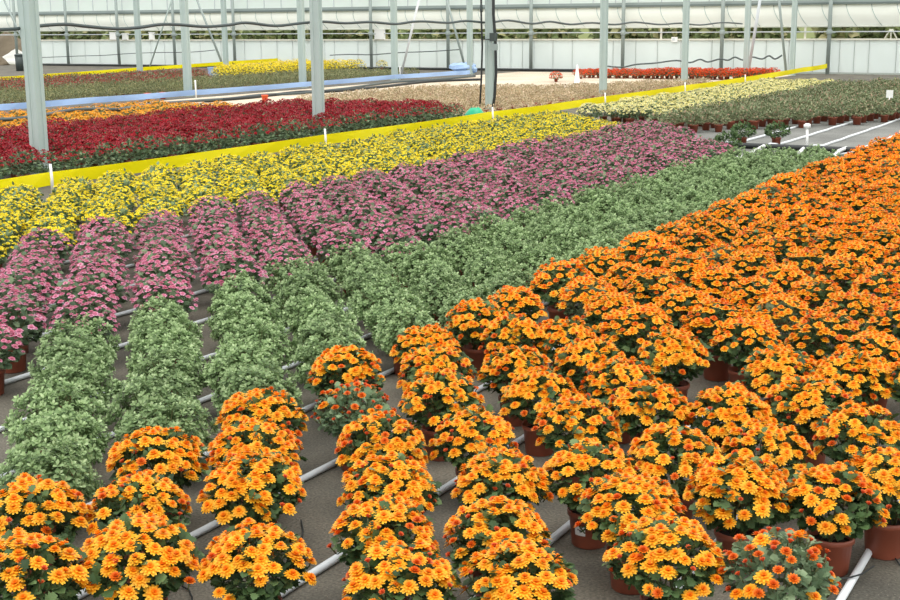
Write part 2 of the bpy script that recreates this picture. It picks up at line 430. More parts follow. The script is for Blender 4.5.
def near_orange(x, y, label, group, young=False, seed=0):
    r = random.Random(seed)
    root = potted('orange_chrysanthemum', x, y, r.choice(FOL_OY if young else FOL_O), None, label, group, r.uniform(0.95, 1.05))
    n = 62 if young else r.randint(70, 86)
    ph = r.uniform(0, 6.28)
    for d in scatter_dirs(r, n, -0.1):
        k = 1.0 + 0.05 * math.sin(3 * math.atan2(d.y, d.x) + ph) + r.uniform(-0.06, 0.04)
        p = dome_pt(d, k, RXY, RZ, ZC)
        nr = (d * 0.62 + Vector((0, 0, 0.85)) + Vector((r.uniform(-1, 1), r.uniform(-1, 1), r.uniform(-0.3, 0.3))) * 0.3).normalized()
        q = r.random()
        if young: kind = 'full' if q < 0.07 else 'mid' if q < 0.17 else 'half' if q < 0.55 else 'bud'
        else:
            hi = max(0.0, d.z)
            kind = 'full' if q < 0.42 + 0.36 * hi else 'mid' if q < 0.72 + 0.18 * hi else 'half' if q < 0.86 + 0.1 * hi else 'bud'
        s = r.uniform(0.88, 1.12)
        mat = Matrix.Translation(p) @ nr.to_track_quat('Z', 'Y').to_matrix().to_4x4() @ Matrix.Rotation(r.uniform(0, 6.28), 4, 'Z') @ Matrix.Scale(s, 4)
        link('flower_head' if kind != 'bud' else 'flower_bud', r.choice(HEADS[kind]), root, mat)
    return root

def in_view(x, y, z=0.25, mx=45, my=45):
    px, py, d = proj((x, y, z))
    return d > 0.5 and -mx < px < 900 + mx and py < 600 + my and py > -50

def in_frame(x, y, z=0.25, R=0.17):
    px, py, d = proj((x, y, z)); q = R * F / d * 0.5
    return -q < px < 900 + q and py < 600 + q

# ---- orange bed: rows run away along the pipes; near pots stand where they were seen
OBS = [(33, 522), (25, 587), (157, 468), (140, 510), (138, 565), (262, 424), (257, 457), (252, 493), (255, 564), (345, 377), (355, 412), (383, 448),
       (388, 490), (385, 540), (402, 585), (428, 349), (437, 374), (440, 402), (475, 440), (500, 485), (497, 540), (520, 584), (478, 327), (515, 342),
       (515, 372), (540, 398), (565, 342), (590, 370), (620, 387), (578, 428), (650, 412), (590, 478), (632, 517), (668, 563), (778, 574), (740, 499),
       (833, 502), (888, 487), (675, 464), (860, 442), (810, 412), (730, 417), (850, 382), (765, 455), (782, 380), (745, 347)]
YOUNG = {(355, 412), (778, 574)}
rows = {}
for q in OBS:
    p = at_z(q[0], q[1], 0.27)
    i = round((p[0] + 3.44) / 0.31)
    rows.setdefault(i, []).append((p[0], p[1], q in YOUNG))
def free(i, x, y, gap=0.40):
    return all(math.hypot(x - a, y - b) > gap for j in (i - 1, i, i + 1) for a, b, c in rows.get(j, []))
for i in range(0, 12):
    ys = [b for a, b, c in rows.get(i, [])]
    X = -3.44 + 0.31 * i
    y = 0.40 - 1.129 * X + 0.70 * math.floor((4.4 + 1.129 * X) / 0.70)
    while y < 20.6:
        x = X + rng.uniform(-0.03, 0.03); yy = y + rng.uniform(-0.05, 0.05); y += 0.70
        if yy < (max(ys) + 0.36 if ys else 4.9) or not in_view(x, yy): continue
        if free(i, x, yy, 0.30): rows.setdefault(i, []).append((x, yy, rng.random() < 0.06))
n_o = 0
for i in sorted(rows):
    k = 0
    for x, y, young in sorted(rows[i], key=lambda t: t[1]):
        if in_frame(x, y, 0.25): k += 1
        rowname = 'the row bordering the green plants' if i == 0 else f'the {ORD[i + 1]} row from the green plants'
        st = 'budding orange chrysanthemum' if young else 'blooming orange chrysanthemum'
        if 0 < k <= 14:
            label, group = f'{st}, {ORD[k]} from left in {rowname}', 'orange chrysanthemums in the front bed'
        else:
            label, group = f'orange chrysanthemum at the far end of {rowname}', f'orange chrysanthemums at the far end of {rowname}'
        if y < 6.7 and (k > 0):
            near_orange(x, y, label, group, young, 1000 + n_o)
        else:
            potted('orange_chrysanthemum', x, y, rng.choice(FOL_OY if young else FOL_O), rng.choice(BLO_O), label, group, rng.uniform(0.96, 1.08))
        n_o += 1

# ---- generic bed
def bed(name, xs, y0, y1, pitch, make, jx=0.03, jy=0.06, phase=0.0, test=None, skip=0.0, frame_z=0.25):
    n = 0; out = []
    for i, X in enumerate(xs):
        y = y0 + (pitch / 2 if i % 2 else 0) + phase; k = 0
        while y < y1:
            x = X + rng.uniform(-jx, jx); yy = y + rng.uniform(-jy, jy); y += pitch
            if not in_view(x, yy, frame_z, 30, 40): continue
            if test and not test(x, yy): continue
            if rng.random() < skip: continue
            if in_frame(x, yy, frame_z): k += 1
            make(i, k, x, yy); n += 1
    print('BED', name, n)

LAT = lambda X, lo: -0.72 - 1.129 * X + 0.70 * math.ceil((lo + 0.72 + 1.129 * X) / 0.70)
def lattice(name, cols, lo, hi, make, jx=0.025, jy=0.045, test=None):
    n = 0
    for i, X in enumerate(cols):
        y = LAT(X, lo); k = 0
        while y < hi:
            x = X + rng.uniform(-jx, jx); yy = y + rng.uniform(-jy, jy); c = y + 1.129 * X; y += 0.70
            if not in_view(x, yy, 0.25, 40, 45) or (test and not test(x, yy, c)): continue
            if in_frame(x, yy, 0.25): k += 1
            make(i, k, x, yy); n += 1
    print('BED', name, n)

def green_plant(i, k, x, y):
    rn = 'the row bordering the orange plants' if i == 0 else f'the {ORD[i + 1]} row from the orange plants'
    if 0 < k <= 10: l, g = f'silvery green flowerless chrysanthemum, {ORD[k]} from left in {rn}', 'green chrysanthemums'
    else: l, g = f'silvery green chrysanthemum at the far end of {rn}', f'green chrysanthemums at the far end of {rn}'
    potted('green_chrysanthemum', x, y, rng.choice(FOL_G), None, l, g, rng.uniform(0.95, 1.06))
lattice('green', [-3.77, -4.08, -4.39, -4.70, -5.01, -5.32], 3.2, 17.4, green_plant, 0.05, 0.08, test=lambda x, y, c: c > -1.0 and (x > -5.2 or y < 8.2))

def pink_plant(i, k, x, y):
    rn = 'the row bordering the green plants' if i == 0 else f'the {ORD[i + 1]} row from the green plants'
    if 0 < k <= 6: l, g = f'pink chrysanthemum in flower, {ORD[k]} from left in {rn}', 'pink chrysanthemums'
    else: l, g = f'pink chrysanthemum further along {rn}', f'pink chrysanthemums further along {rn}'
    potted('pink_chrysanthemum', x, y, rng.choice(FOL_P), rng.choice(BLO_P), l, g, rng.uniform(0.95, 1.06))
lattice('pink', [-5.33 - 0.31 * i for i in range(9)], 4.9, 23.4, pink_plant,
        test=lambda x, y, c: (x < -5.5 or y > 8.4) and y < 17.2 + (-5.2 - x) * 1.5)

def yellow_plant(i, k, x, y):
    rn = 'the row bordering the pink plants' if i == 0 else f'the {ORD[i + 1]} row from the pink plants'
    if 0 < k <= 3: l, g = f'yellow chrysanthemum in flower, {ORD[k]} from left in {rn}', 'yellow chrysanthemums'
    else: l, g = f'yellow chrysanthemum further along {rn}', f'yellow chrysanthemums further along {rn}'
    potted('yellow_chrysanthemum', x, y, rng.choice(FOL_Y), rng.choice(BLO_Y), l, g, rng.uniform(0.95, 1.08))
lattice('yellow', [-8.12 - 0.31 * i for i in range(9)], 7.0, 25.0, yellow_plant, 0.04, 0.08, test=lambda x, y, c: y < 21.0 + (-8.1 - x) * 1.1)

# ------------------------------------------------------------------ far plants: one mesh each (pot, leaves and flowers)
def far_mesh(name, seed, leaf, petal_key, nl, nf, R, Rz, zc, lnl, rad, top=0.1, pot=True, tl=(0, 1)):
    r = random.Random(seed); mb = MB()
    if pot:
        mb.lathe([(0.066, 0), (0.081, 0.125), (0.089, 0.127), (0.089, 0.15), (0.06, 0.14)], 'pot', 10)
    add_stems(mb, r, 6, R, Rz, zc, 0.10)
    add_foliage(mb, r, nl, R, Rz, zc, lnl, leaf, SIMPLE, 0.35, -0.6, tl)
    if nf:
        for d in scatter_dirs(r, nf, top):
            p = dome_pt(d, 1.03 + r.uniform(-0.05, 0.05), R, Rz, zc)
            nr = d * 0.6 + Vector((0, 0, 0.7)) + Vector((r.uniform(-1, 1), r.uniform(-1, 1), 0)) * 0.3
            add_flower(mb, r, p, nr, rad * r.uniform(0.75, 1.15), petal_key, TINY + [(5, 0, 0.55, 1.2, 0.0, 0.5)], 0.1, r.uniform(0, 0.35))
    return mb.mesh(name)

def far_bed(name, kind, meshes, label, group, rowword, xs, y0, y1, pitch, scale=(0.93, 1.08), **kw):
    def make(i, k, x, y):
        rn = f'{ORD[i + 1]} row {rowword}'
        o = link(kind, rng.choice(meshes)); s = rng.uniform(*scale)
        o.location = (x, y, 0); o.rotation_euler = (0, 0, rng.uniform(0, 6.28)); o.scale = (s, s, s)
        tag(o, f'{label}, {rn}', 'potted plant', f'{group}, {rn}')
    bed(name, xs, y0, y1, pitch, make, **kw)

red_m = [far_mesh('red', 200 + i, 'leaf_pink', 'petal_red', 170, 140, 0.25, 0.24, 0.22, 0.055, 0.031, 0.1) for i in range(5)]
red_edge_m = [far_mesh('red', 210 + i, 'leaf_pink', 'petal_red', 300, 55, 0.25, 0.24, 0.22, 0.06, 0.027, 0.4) for i in range(3)]
far_bed('red edge', 'red_chrysanthemum', red_edge_m, 'crimson chrysanthemum, mostly green, just behind the yellow band', 'crimson chrysanthemums', 'from the band', [-12.82], 10.9, 23.6, 0.5)
far_bed('red', 'red_chrysanthemum', red_m, 'crimson chrysanthemum in the dark red bed', 'crimson chrysanthemums', 'behind its green front edge', [-13.3 - 0.46 * i for i in range(8)], 11.4, 24.2, 0.5,
        test=lambda x, y: y < 23.8 - 0.25 * max(0, -14.5 - x) and min(math.hypot(x + 13.6, y - 12.95), math.hypot(x + 13.6, y - 19.7)) > 0.3)
amber_m = [far_mesh('amber', 220 + i, 'leaf_moss', 'petal_gold', 220, 58, 0.24, 0.18, 0.2, 0.06, 0.03, 0.2) for i in range(4)]
far_bed('amber', 'amber_chrysanthemum', amber_m, 'golden amber chrysanthemum between the red bed and blue band', 'amber chrysanthemums', 'behind the red bed', [-17.3 - 0.48 * i for i in range(7)], 15.4, 23.4, 0.56,
        test=lambda x, y: y < 22.9)
cream_m = [far_mesh('cream', 230 + i, 'leaf_pink', 'petal_cream', 200, 85, 0.23, 0.20, 0.21, 0.06, 0.031, 0.15) for i in range(4)]
far_bed('cream', 'cream_chrysanthemum', cream_m, 'cream white chrysanthemum in front of the yellow band', 'cream chrysanthemums', 'from the grey-green bed', [-8.6 - 0.42 * i for i in range(5)], 24.4, 37.6, 0.62,
        test=lambda x, y: y > 22.6 + (-8.6 - x) * -0.2 + (1.6 if x < -9.2 else 0))
dull_m = [far_mesh('dull', 240 + i, 'leaf_dull', None, 330, 0, 0.24, 0.20, 0.22, 0.05, 0) for i in range(5)]
far_bed('greygreen', 'budding_chrysanthemum', dull_m, 'grey-green budding chrysanthemum near the right rear', 'grey-green chrysanthemums', 'from the cream flowers', [-8.2 + 0.38 * i for i in range(11)], 22.6, 39.4, 0.6,
        test=lambda x, y: y > 25.0 + max(0, x + 6.4) * 1.6 - (0.7 if x < -6.95 else 0) - max(0, -6.95 - x) * 1.5 and y < 38 + (x + 8) * 1.4)
tan_m = [far_mesh('tan', 250 + i, 'leaf_tan', None, 360, 0, 0.28, 0.14, 0.14, 0.045, 0) for i in range(5)]
far_bed('tan', 'tan_seedling', tan_m, 'low tan-leaved young plant on the beige floor', 'tan young plants', 'behind the yellow band', [-13.4 - 0.55 * i for i in range(12)], 24.6, 43.0, 0.66, frame_z=0.15,
        test=lambda x, y: y < (42 - (-13.3 - x) * 2.2 if x > -16 else 36 + (x + 16) * 0.6) and y > 24.4 + max(0, -17.5 - x) * 1.4)
scar_m = [far_mesh('scarlet', 260 + i, 'leaf_pink', 'petal_scarlet', 180, 110, 0.29, 0.27, 0.18, 0.06, 0.036, -0.1) for i in range(4)]
def scar_bed():
    n = 0
    for i in range(3):
        x = -19.6
        while x < -12.7:
            y = 45.4 + 0.42 * i + (x + 14.3) * 0.35 * (1 if x > -14.3 else 0) + rng.uniform(-0.08, 0.08)
            o = link('scarlet_chrysanthemum', rng.choice(scar_m)); q = rng.uniform(0.78, 0.92) * (1.0 if x > -17 else 0.85)
            o.location = (x + rng.uniform(-0.06, 0.06), y, 0); o.rotation_euler = (0, 0, rng.uniform(0, 6.28)); o.scale = (q, q, q)
            rn = ['front', 'middle', 'rear'][i]
            tag(o, f'bright orange-red chrysanthemum before the white back wall, in the {rn} row', 'potted plant', f'orange-red chrysanthemums, {rn} row'); n += 1
            x += 0.36
    print('BED scarlet', n)
scar_bed()
moss_m = [far_mesh('moss', 270 + i, 'leaf_moss', None, 360, 0, 0.34, 0.3, 0.2, 0.055, 0) for i in range(5)]
far_bed('moss', 'moss_green_chrysanthemum', moss_m, 'rounded moss-green chrysanthemum behind the blue band', 'moss-green chrysanthemums', 'from the blue band', [-26.0 - 0.62 * i for i in range(6)], 22.6, 44.2, 0.58, scale=(0.68, 0.8))
fy_m = [far_mesh('fyellow', 280 + i, 'leaf_moss', 'petal_yellow', 140, 90, 0.34, 0.34, 0.24, 0.06, 0.036, 0.0) for i in range(3)]
far_bed('farYellow', 'yellow_chrysanthemum', fy_m, 'yellow chrysanthemum far behind the moss-green bed', 'far yellow chrysanthemums', 'from the moss-green bed', [-30.4 - 0.7 * i for i in range(5)], 37.2, 47.6, 0.62, scale=(0.88, 1.0), test=lambda x, y: y > 37.4 - (x + 30) * 1.15)
dr_m = [far_mesh('maroon', 290 + i, 'leaf_dull', 'petal_red', 150, 40, 0.33, 0.22, 0.16, 0.07, 0.032, 0.0) for i in range(3)]
far_bed('maroon', 'maroon_chrysanthemum', dr_m, 'dull maroon chrysanthemum under the farther yellow band', 'maroon chrysanthemums', 'from the moss-green bed', [-30.0 - 0.75 * i for i in range(9)], 26.5, 43.5, 0.7, scale=(0.75, 0.9), test=lambda x, y: y < 36.8 - (x + 30) * 1.15)

dark_m = [far_mesh('dark', 300 + i, 'leaf_orange', None, 520, 0, 0.23, 0.2, 0.22, 0.05, 0) for i in range(2)]
# small groups standing alone near the free pipes at the right
for (px, py), lab in {(726, 158): 'small dark green potted plant beside the pink bed corner, foremost of three', (742, 146): 'small dark green potted plant between two others by the white hose',
                      (776, 146): 'small dark green potted plant beside the white standpipe'}.items():
    p = at_z(px, py, 0.0)
    o = link('dark_green_chrysanthemum', dark_m[px % 2]); o.location = (p[0], p[1], 0); o.scale = (0.95,) * 3
    tag(o, lab, 'potted plant')
# red pair far back on the beige floor, beside the white cone
for (px, py), lab in {(556, 82): 'lone dark orange chrysanthemum on the beige floor before the white wall', (581, 79): 'small dark orange chrysanthemum just behind the white cone'}.items():
    p = at_z(px, py, 0.0)
    o = link('scarlet_chrysanthemum', scar_m[px % 4]); o.location = (p[0], p[1], 0); o.scale = (0.8,) * 3 if px < 570 else (0.55,) * 3
    tag(o, lab, 'potted plant')
for (px, py), lab in {(458, 72): 'round green shrub at the foot of the white back wall', (382, 70): 'round yellow-tipped shrub at the end of the far yellow bed'}.items():
    p = at_z(px, py, 0.0)
    o = link('round_shrub', (moss_m if px > 400 else fy_m)[1]); o.location = (p[0], p[1], 0); o.scale = (0.75,) * 3
    tag(o, lab, 'shrub')

# ------------------------------------------------------------------ paper label on one pot + loose drip tubes
lp = min((o for o in COL.objects if o.name.startswith('orange_chrysanthemum') and o.parent is None), key=lambda o: (proj((o.location.x, o.location.y, 0.27))[0] - 590) ** 2 + (proj((o.location.x, o.location.y, 0.27))[1] - 478) ** 2)
lp['label'] = 'orange chrysanthemum in a brown pot with a white paper label'
lp.rotation_euler = (0, 0, 0)
potc = [c for c in lp.children if c.name.startswith('pot')][0]
mb = MB()
def on_pot(a, z, dr=0.0012):
    r = 0.070 + (0.081 - 0.070) * (z - 0.006) / 0.119 + dr
    return (r * math.cos(a), r * math.sin(a), z)
a0 = math.atan2(-lp.location.y, -lp.location.x) - 0.62
va = []
for k in range(7):
    a = a0 + 0.60 * k / 6 - 0.18
    va += [on_pot(a, 0.058), on_pot(a, 0.098)]
mb.add(va, [(2 * k, 2 * k + 2, 2 * k + 3, 2 * k + 1) for k in range(6)], 'paper')
for (u0, u1, z0, z1) in [(0.3, 0.42, 0.08, 0.086), (0.46, 0.62, 0.076, 0.084), (0.64, 0.74, 0.074, 0.081)]:
    a1, a2 = a0 - 0.18 + 0.60 * u0, a0 - 0.18 + 0.60 * u1
    mb.add([on_pot(a1, z0, 0.002), on_pot(a2, z0, 0.002), on_pot(a2, z1, 0.002), on_pot(a1, z1, 0.002)], [(0, 1, 2, 3)], 'ink')
pl = link('paper_label', mb.mesh('paper_label'), potc); pl['label'] = 'white paper label stuck on the pot'

# ------------------------------------------------------------------ floor
def quad(name, pts, z, key):
    mb = MB(); mb.add([(x, y, z) for x, y in pts], [tuple(range(len(pts)))], key)
    return struct(name, mb)
quad('floor', [(-62, -4), (12, -4), (12, 52.2), (-62, 52.2)], 0.0, 'floor')
quad('floor_beige', [(-13.05, 24.6), (-12.9, 50.5), (-24.6, 50.5), (-24.4, 24.9), (-20.0, 26.8), (-18, 25.4)], 0.003, 'sheet_beige')
quad('floor_fabric', [(-6.9, 17.4), (2, 17.4), (2, 31), (-9.0, 31)], 0.003, 'sheet_grey')
quad('ground_outside', [(-160, 52.2), (90, 52.2), (90, 220), (-160, 220)], -0.05, 'outside')

# ------------------------------------------------------------------ irrigation pipes
def wob(pts, amp, r):
    return [(x + r.uniform(-amp, amp), y, z) for x, y, z in pts]
near_pipes = [-0.88, -1.42, -2.01, -2.65, -3.27, -3.89, -4.49, -5.06, -5.74, -6.40, -7.03, -7.66, -8.28]
for j, X in enumerate(near_pipes):
    r = random.Random(j); mb = MB()
    y1 = 20.2 if X > -5.4 else 17.0 + (-5.4 - X) * 1.3
    pts = wob([(X, 1.0 + (y1 - 1.0) * k / 24, 0.017) for k in range(25)], 0.012, r)
    if j in (5, 6):
        pts += [(X + 0.1, 20.35, 0.03), (X + 0.3, 20.6, 0.06), (X + 0.38, 20.7, 0.07)]
    mb.tube(pts, 0.0155, 'pvc_white' if j == 0 else 'pvc', 8)
    where = 'white plastic pipe on the ground right of the orange plants' if j == 0 else \
        f'grey plastic pipe on the ground between orange plants, {ORD[j]} from the white pipe' if X > -3.4 else \
        f'grey plastic pipe on the ground between green plants, {ORD[j - 4]} from the orange bed' if X > -5.3 else \
        f'grey plastic pipe on the ground under pink plants, {ORD[j - 7]} from the green bed'
    single('irrigation_pipe', mb, where, 'pipe', 'irrigation pipes')
for j, X in enumerate([-4.35, -5.02, -5.72, -6.42]):
    r = random.Random(50 + j); mb = MB()
    pts = wob([(X, 20.9 + 9.0 * k / 14, 0.02) for k in range(15)], 0.015, r)
    pts[0] = (X + 0.05, 20.75, 0.09)
    mb.tube(pts, 0.022, 'pvc_white', 8)
    single('irrigation_pipe', mb, f'white pipe on the bare grey fabric at right rear, {ORD[j + 1]} from the right', 'pipe', 'white pipes on bare fabric')
mb = MB(); mb.tube([(-6.6 + 0.4 * k, 20.75 + 0.03 * math.sin(k), 0.05) for k in range(13)], 0.045, 'black_rubber', 8)
single('header_hose', mb, 'thick black hose joining the white pipes across the grey fabric', 'hose')
p = at_z(806, 150, 0.0)
root = link('standpipe', None); root.location = (p[0], p[1], 0); tag(root, 'white upright standpipe with a tee cap beside black hose', 'pipe')
mb = MB(); mb.tube([(0, 0, 0), (0.01, 0, 0.18), (0.0, 0, 0.36)], 0.022, 'white_plastic', 8); link('riser', mb.mesh('riser'), root)
mb = MB(); mb.tube([(-0.05, 0, 0.37), (0.05, 0.01, 0.385)], 0.032, 'white_plastic', 8); mb.tube([(0, 0, 0.34), (0, 0, 0.42)], 0.034, 'white_plastic', 8); link('cap', mb.mesh('cap'), root)
mb = MB(); mb.tube([at_z(*q, z) for q, z in [((720, 161), .02), ((735, 159), .03), ((748, 155), .05), ((757, 150), .08), ((764, 146), .1)]], 0.03, 'white_plastic', 8)
single('hose_end', mb, 'short white curved hose beside the small dark potted plants', 'hose')
mb = MB(); mb.tube([at_z(*q, z) for q, z in [((780, 158), .02), ((792, 156), .03), ((800, 152), .04), ((805, 147), .05)]], 0.028, 'white_plastic', 8)
single('hose_end', mb, 'short white curved hose joined to the upright standpipe', 'hose')
mb = MB(); mb.tube([at_z(*q, z) for q, z in [((828, 160), .02), ((834, 156), .05), ((839, 151), .09), ((846, 148), .06)]], 0.03, 'white_plastic', 8)
single('hose_end', mb, 'short white curved hose beside the orange bed edge', 'hose')
DRIP = [([(68, 557), (74, 567), (75, 578), (68, 590), (57, 598)], 'thin black drip tube curled on the ground beside bottom left plants'),
        ([(182, 586), (189, 590), (192, 597), (191, 606)], 'thin black drip tube curled at the bottom edge left of centre'),
        ([(301, 520), (303, 530), (302, 538), (296, 545)], 'thin black drip tube beside the pipe near the bottom centre'),
        ([(835, 579), (848, 578), (862, 574), (874, 566)], 'thin black drip tube looped over the white pipe'),
        ([(888, 520), (888, 540), (893, 555), (900, 565)], 'thin black drip tube right of the white pipe')]
for pts, lab in DRIP:
    mb = MB(); mb.tube([at_z(x, y, 0.008 if 'looped' not in lab else 0.04) for x, y in pts], 0.0032, 'black_rubber', 6)
    single('drip_tube', mb, lab, 'tube')

# ------------------------------------------------------------------ steel posts
def post(name, x, y, w, d, h, key, label, group, cat='post', plate=True):
    root = link(name, None); root.location = (x, y, 0); tag(root, label, cat, group)
    mb = MB(); t = 0.012
    # box section with a shallow channel on two faces
    pro = [(-w, -d), (-w * 0.3, -d), (-w * 0.25, -d + t), (w * 0.25, -d + t), (w * 0.3, -d), (w, -d), (w, -d * 0.3), (w - t, -d * 0.25), (w - t, d * 0.25), (w, d * 0.3), (w, d), (-w, d)]
    n = len(pro)
    v = [(a, b, 0.0) for a, b in pro] + [(a, b, h) for a, b in pro]
    mb.add(v, [(i, (i + 1) % n, n + (i + 1) % n, n + i) for i in range(n)] + [tuple(range(n, 2 * n))], key)
    link('shaft', mb.mesh('shaft'), root)
    if plate:
        mb = MB(); mb.box(-w * 1.5, w * 1.5, -d * 1.6, d * 1.6, 0, 0.018, key)
        for sx in (-1, 1):
            for sy in (-1, 1): mb.lathe([(0.014, 0), (0.014, 0.035), (0.004, 0.04)], 'galv_dark', 6, (sx * w * 1.25, sy * d * 1.3, 0.018))
        link('base_plate', mb.mesh('base_plate'), root)
    return root
row1 = []
for k, x in enumerate([35, 318, 490, 603, 684, 745]):
    y = at_X(x, 90, -13.6)[1]; row1.append(y)
    post('steel_post', -13.6, y, 0.088, 0.085 if k == 0 else 0.07, 4.2, 'galv', f'galvanised steel post along the long yellow band, {ORD[k + 1]} from the left', 'posts along the yellow band')
post('steel_post', at_Y(792, 70, 50.2)[0], 50.2, 0.09, 0.07, 4.2, 'galv', 'galvanised steel post along the long yellow band, last before the back wall', 'posts along the yellow band')
for k, x in enumerate([188, 303, 395, 470]):
    y = at_X(x, 90, -25.3)[1]
    post('steel_post', -25.3, y, 0.10, 0.075, 4.2, 'galv', f'galvanised steel post along the pale blue band, {ORD[k + 1]} from the left', 'posts along the blue band')
for k, x in enumerate([141, 227]):
    y = at_X(x, 90, -37.0)[1]
    post('steel_post', -37.0, y, 0.10, 0.075, 4.2, 'galv', f'galvanised steel post behind the moss-green plants, {ORD[k + 1]} from the left', 'posts behind the moss-green plants')
for k, x in enumerate([16, 67, 118, 174, 234, 303, 371, 448, 531, 623, 722, 829, 948, None, None, None, None]):
    X = at_Y(x, 40, 51.6)[0] if x else -8.0 + 4.0 * (k - 12)
    if k in (5,): pass
    root = link('wall_column', None); root.location = (X, 51.6, 0)
    tag(root, f'slim grey column against the white back wall, {ORD[k]} from the left' if 0 < k < 12 else ('slim grey column left of the white back wall end' if k == 0 else f'slim grey column along the back wall beyond the yellow band, {ORD[k - 11]} past its end'), 'column', 'columns along the back wall')
    mb = MB(); mb.tube([(0, 0, 0), (0, 0, 4.2)], 0.075, 'galv_dark', 10); link('shaft', mb.mesh('shaft'), root)
    mb = MB(); mb.lathe([(0.10, 1.5), (0.11, 1.52), (0.11, 1.66), (0.10, 1.68)], 'galv_dark', 10); mb.box(-0.03, 0.25, -0.06, 0.0, 1.55, 1.60, 'galv_dark'); link('clamp', mb.mesh('clamp'), root)
# tapered stiffener on the nearest post
first = [o for o in COL.objects if o.name == 'steel_post'][0]
mb = MB(); mb.add([(-0.088, -0.05, 0.55), (-0.088, 0.05, 0.55), (-0.19, 0.05, 2.9), (-0.19, -0.05, 2.9), (-0.19, -0.05, 4.2), (-0.19, 0.05, 4.2), (-0.086, 0.05, 4.2), (-0.086, -0.05, 4.2), (-0.086, -0.05, 0.5), (-0.086, 0.05, 0.5)],
    [(0, 3, 4, 7, 8), (1, 9, 6, 5, 2), (0, 1, 2, 3), (3, 2, 5, 4), (4, 5, 6, 7), (8, 9, 1, 0), (8, 7, 6, 9)], 'galv')
link('stiffener', mb.mesh('stiffener'), first)
# black cables strapped on the third post
X, y = -13.6, row1[2]
mb = MB(); mb.tube([(X - 0.15, y - 0.12, 4.1), (X - 0.15, y - 0.13, 2.2), (X - 0.13, y - 0.12, 1.5), (X - 0.15, y - 0.13, 0.8), (X - 0.19, y - 0.15, 0.03)], 0.022, 'black_rubber', 8)
mb.lathe([(0.028, 0), (0.034, 0.02), (0.034, 0.14), (0.028, 0.16)], 'dark_bin', 8, (X - 0.15, y - 0.125, 2.25))
single('black_cable', mb, 'black cable down the left side of the third yellow-band post', 'cable')
mb = MB(); mb.tube([(X + 0.14, y - 0.10, 4.1), (X + 0.15, y - 0.12, 2.2), (X + 0.20, y - 0.12, 1.6), (X + 0.22, y - 0.14, 0.9), (X + 0.19, y - 0.15, 0.4), (X + 0.13, y - 0.16, 0.03)], 0.034, 'black_rubber', 8)
single('black_cable', mb, 'thicker black cable down the right side of the third yellow-band post', 'cable')
mb = MB(); mb.box(X + 0.09, X + 0.22, y - 0.20, y - 0.07, 1.62, 1.80, 'dark_bin'); mb.box(X + 0.10, X + 0.24, y - 0.19, y - 0.08, 1.42, 1.56, 'galv_dark'); mb.tube([(X - 0.17, y - 0.11, 1.66), (X + 0.15, y - 0.11, 1.66)], 0.012, 'black_rubber', 6)
single('junction_box', mb, 'dark junction box strapped to the third yellow-band post', 'box')

# diagonal braces in the far bays
def brace(a, b, Y, r, key, label):
    mb = MB(); p, q = at_Y(a[0], a[1], Y), at_Y(b[0], b[1], Y)
    d = (p - q); p = q + d * 1.35; q = q - d * ((q[2] - 0.02) / d[2])
    mb.tube([p, q], r, key, 8); single('diagonal_brace', mb, label, 'brace', 'diagonal braces')
brace((760, 0), (749, 68), 47.2, 0.055, 'pvc', 'pale diagonal brace beside the sixth yellow-band post')
brace((779, 0), (786, 72), 50.6, 0.05, 'galv_dark', 'dark diagonal brace left of the last yellow-band post')
brace((418, 4), (402, 71), 42.6, 0.045, 'pvc_white', 'whitish diagonal brace beside the third blue-band post')
brace((449, 8), (465, 67), 50.2, 0.05, 'galv_dark', 'dark diagonal brace left of the fourth blue-band post')
brace((197, 0), (222, 63), 48.0, 0.05, 'galv_dark', 'dark diagonal brace right of the first blue-band post')
brace((170, 5), (151, 63), 48.0, 0.035, 'galv', 'thin pale diagonal brace left of the first blue-band post')
brace((4, 0), (18, 30), 49.0, 0.05, 'galv_dark', 'dark diagonal brace at far left behind the nearest post')

# ------------------------------------------------------------------ stretched bands and their stakes
def band(name, pts, hgt, key, label, sag=0.0, thick=0.004, n=10):
    mb = MB(); P = []
    for (x0, y0, z0), (x1, y1, z1) in zip(pts[:-1], pts[1:]):
        for k in range(n):
            t = k / n
            P.append((x0 + (x1 - x0) * t, y0 + (y1 - y0) * t, z0 + (z1 - z0) * t - sag * 4 * t * (1 - t)))
    P.append(pts[-1])
    v = []
    for i, (x, y, z) in enumerate(P):
        w = 0.012 * math.sin(i * 0.9)
        for dx, dz in ((w, 0), (-w, hgt), (-w - thick, hgt), (w - thick, 0)): v.append((x + dx, y, z + dz))
    f = []
    for i in range(len(P) - 1):
        for k in range(4): f.append((i * 4 + k, i * 4 + (k + 1) % 4, i * 4 + 4 + (k + 1) % 4, i * 4 + 4 + k))
    f += [(0, 1, 2, 3), tuple(len(v) - 4 + k for k in (3, 2, 1, 0))]
    mb.add(v, f, key, 0.5, False)
    return single(name, mb, label, 'band')
st_y = [at_X(x, 120, -12.15)[1] for x in (45, 324, 493, 606, 686, 746)]
bp = [(-12.2, 9.0, 0.07)] + [(-12.2 - 0.004 * (y - 13), y, 0.075 + 0.0009 * (y - 13)) for y in st_y] + [(-12.25, 49.0, 0.18), (at_Y(827, 66, 51.4)[0], 51.42, 0.24)]
band('barrier_band', bp, 0.165, 'yellow_band', 'long wide yellow band stretched along the nearest row of posts', 0.012)
for k, y in enumerate(st_y):
    mb = MB(); h = 0.35; mb.tube([(0, 0, 0), (0.005, 0, h * 0.5), (-0.004, 0, h)], [0.022, 0.02, 0.016], 'white_plastic', 6)
    single('white_stake', mb, f'short white stake holding the long yellow band, {ORD[k + 1]} from the left', 'stake', 'stakes along the yellow band', loc=(-12.15 - 0.004 * (y - 13) + 0.035, y, 0))
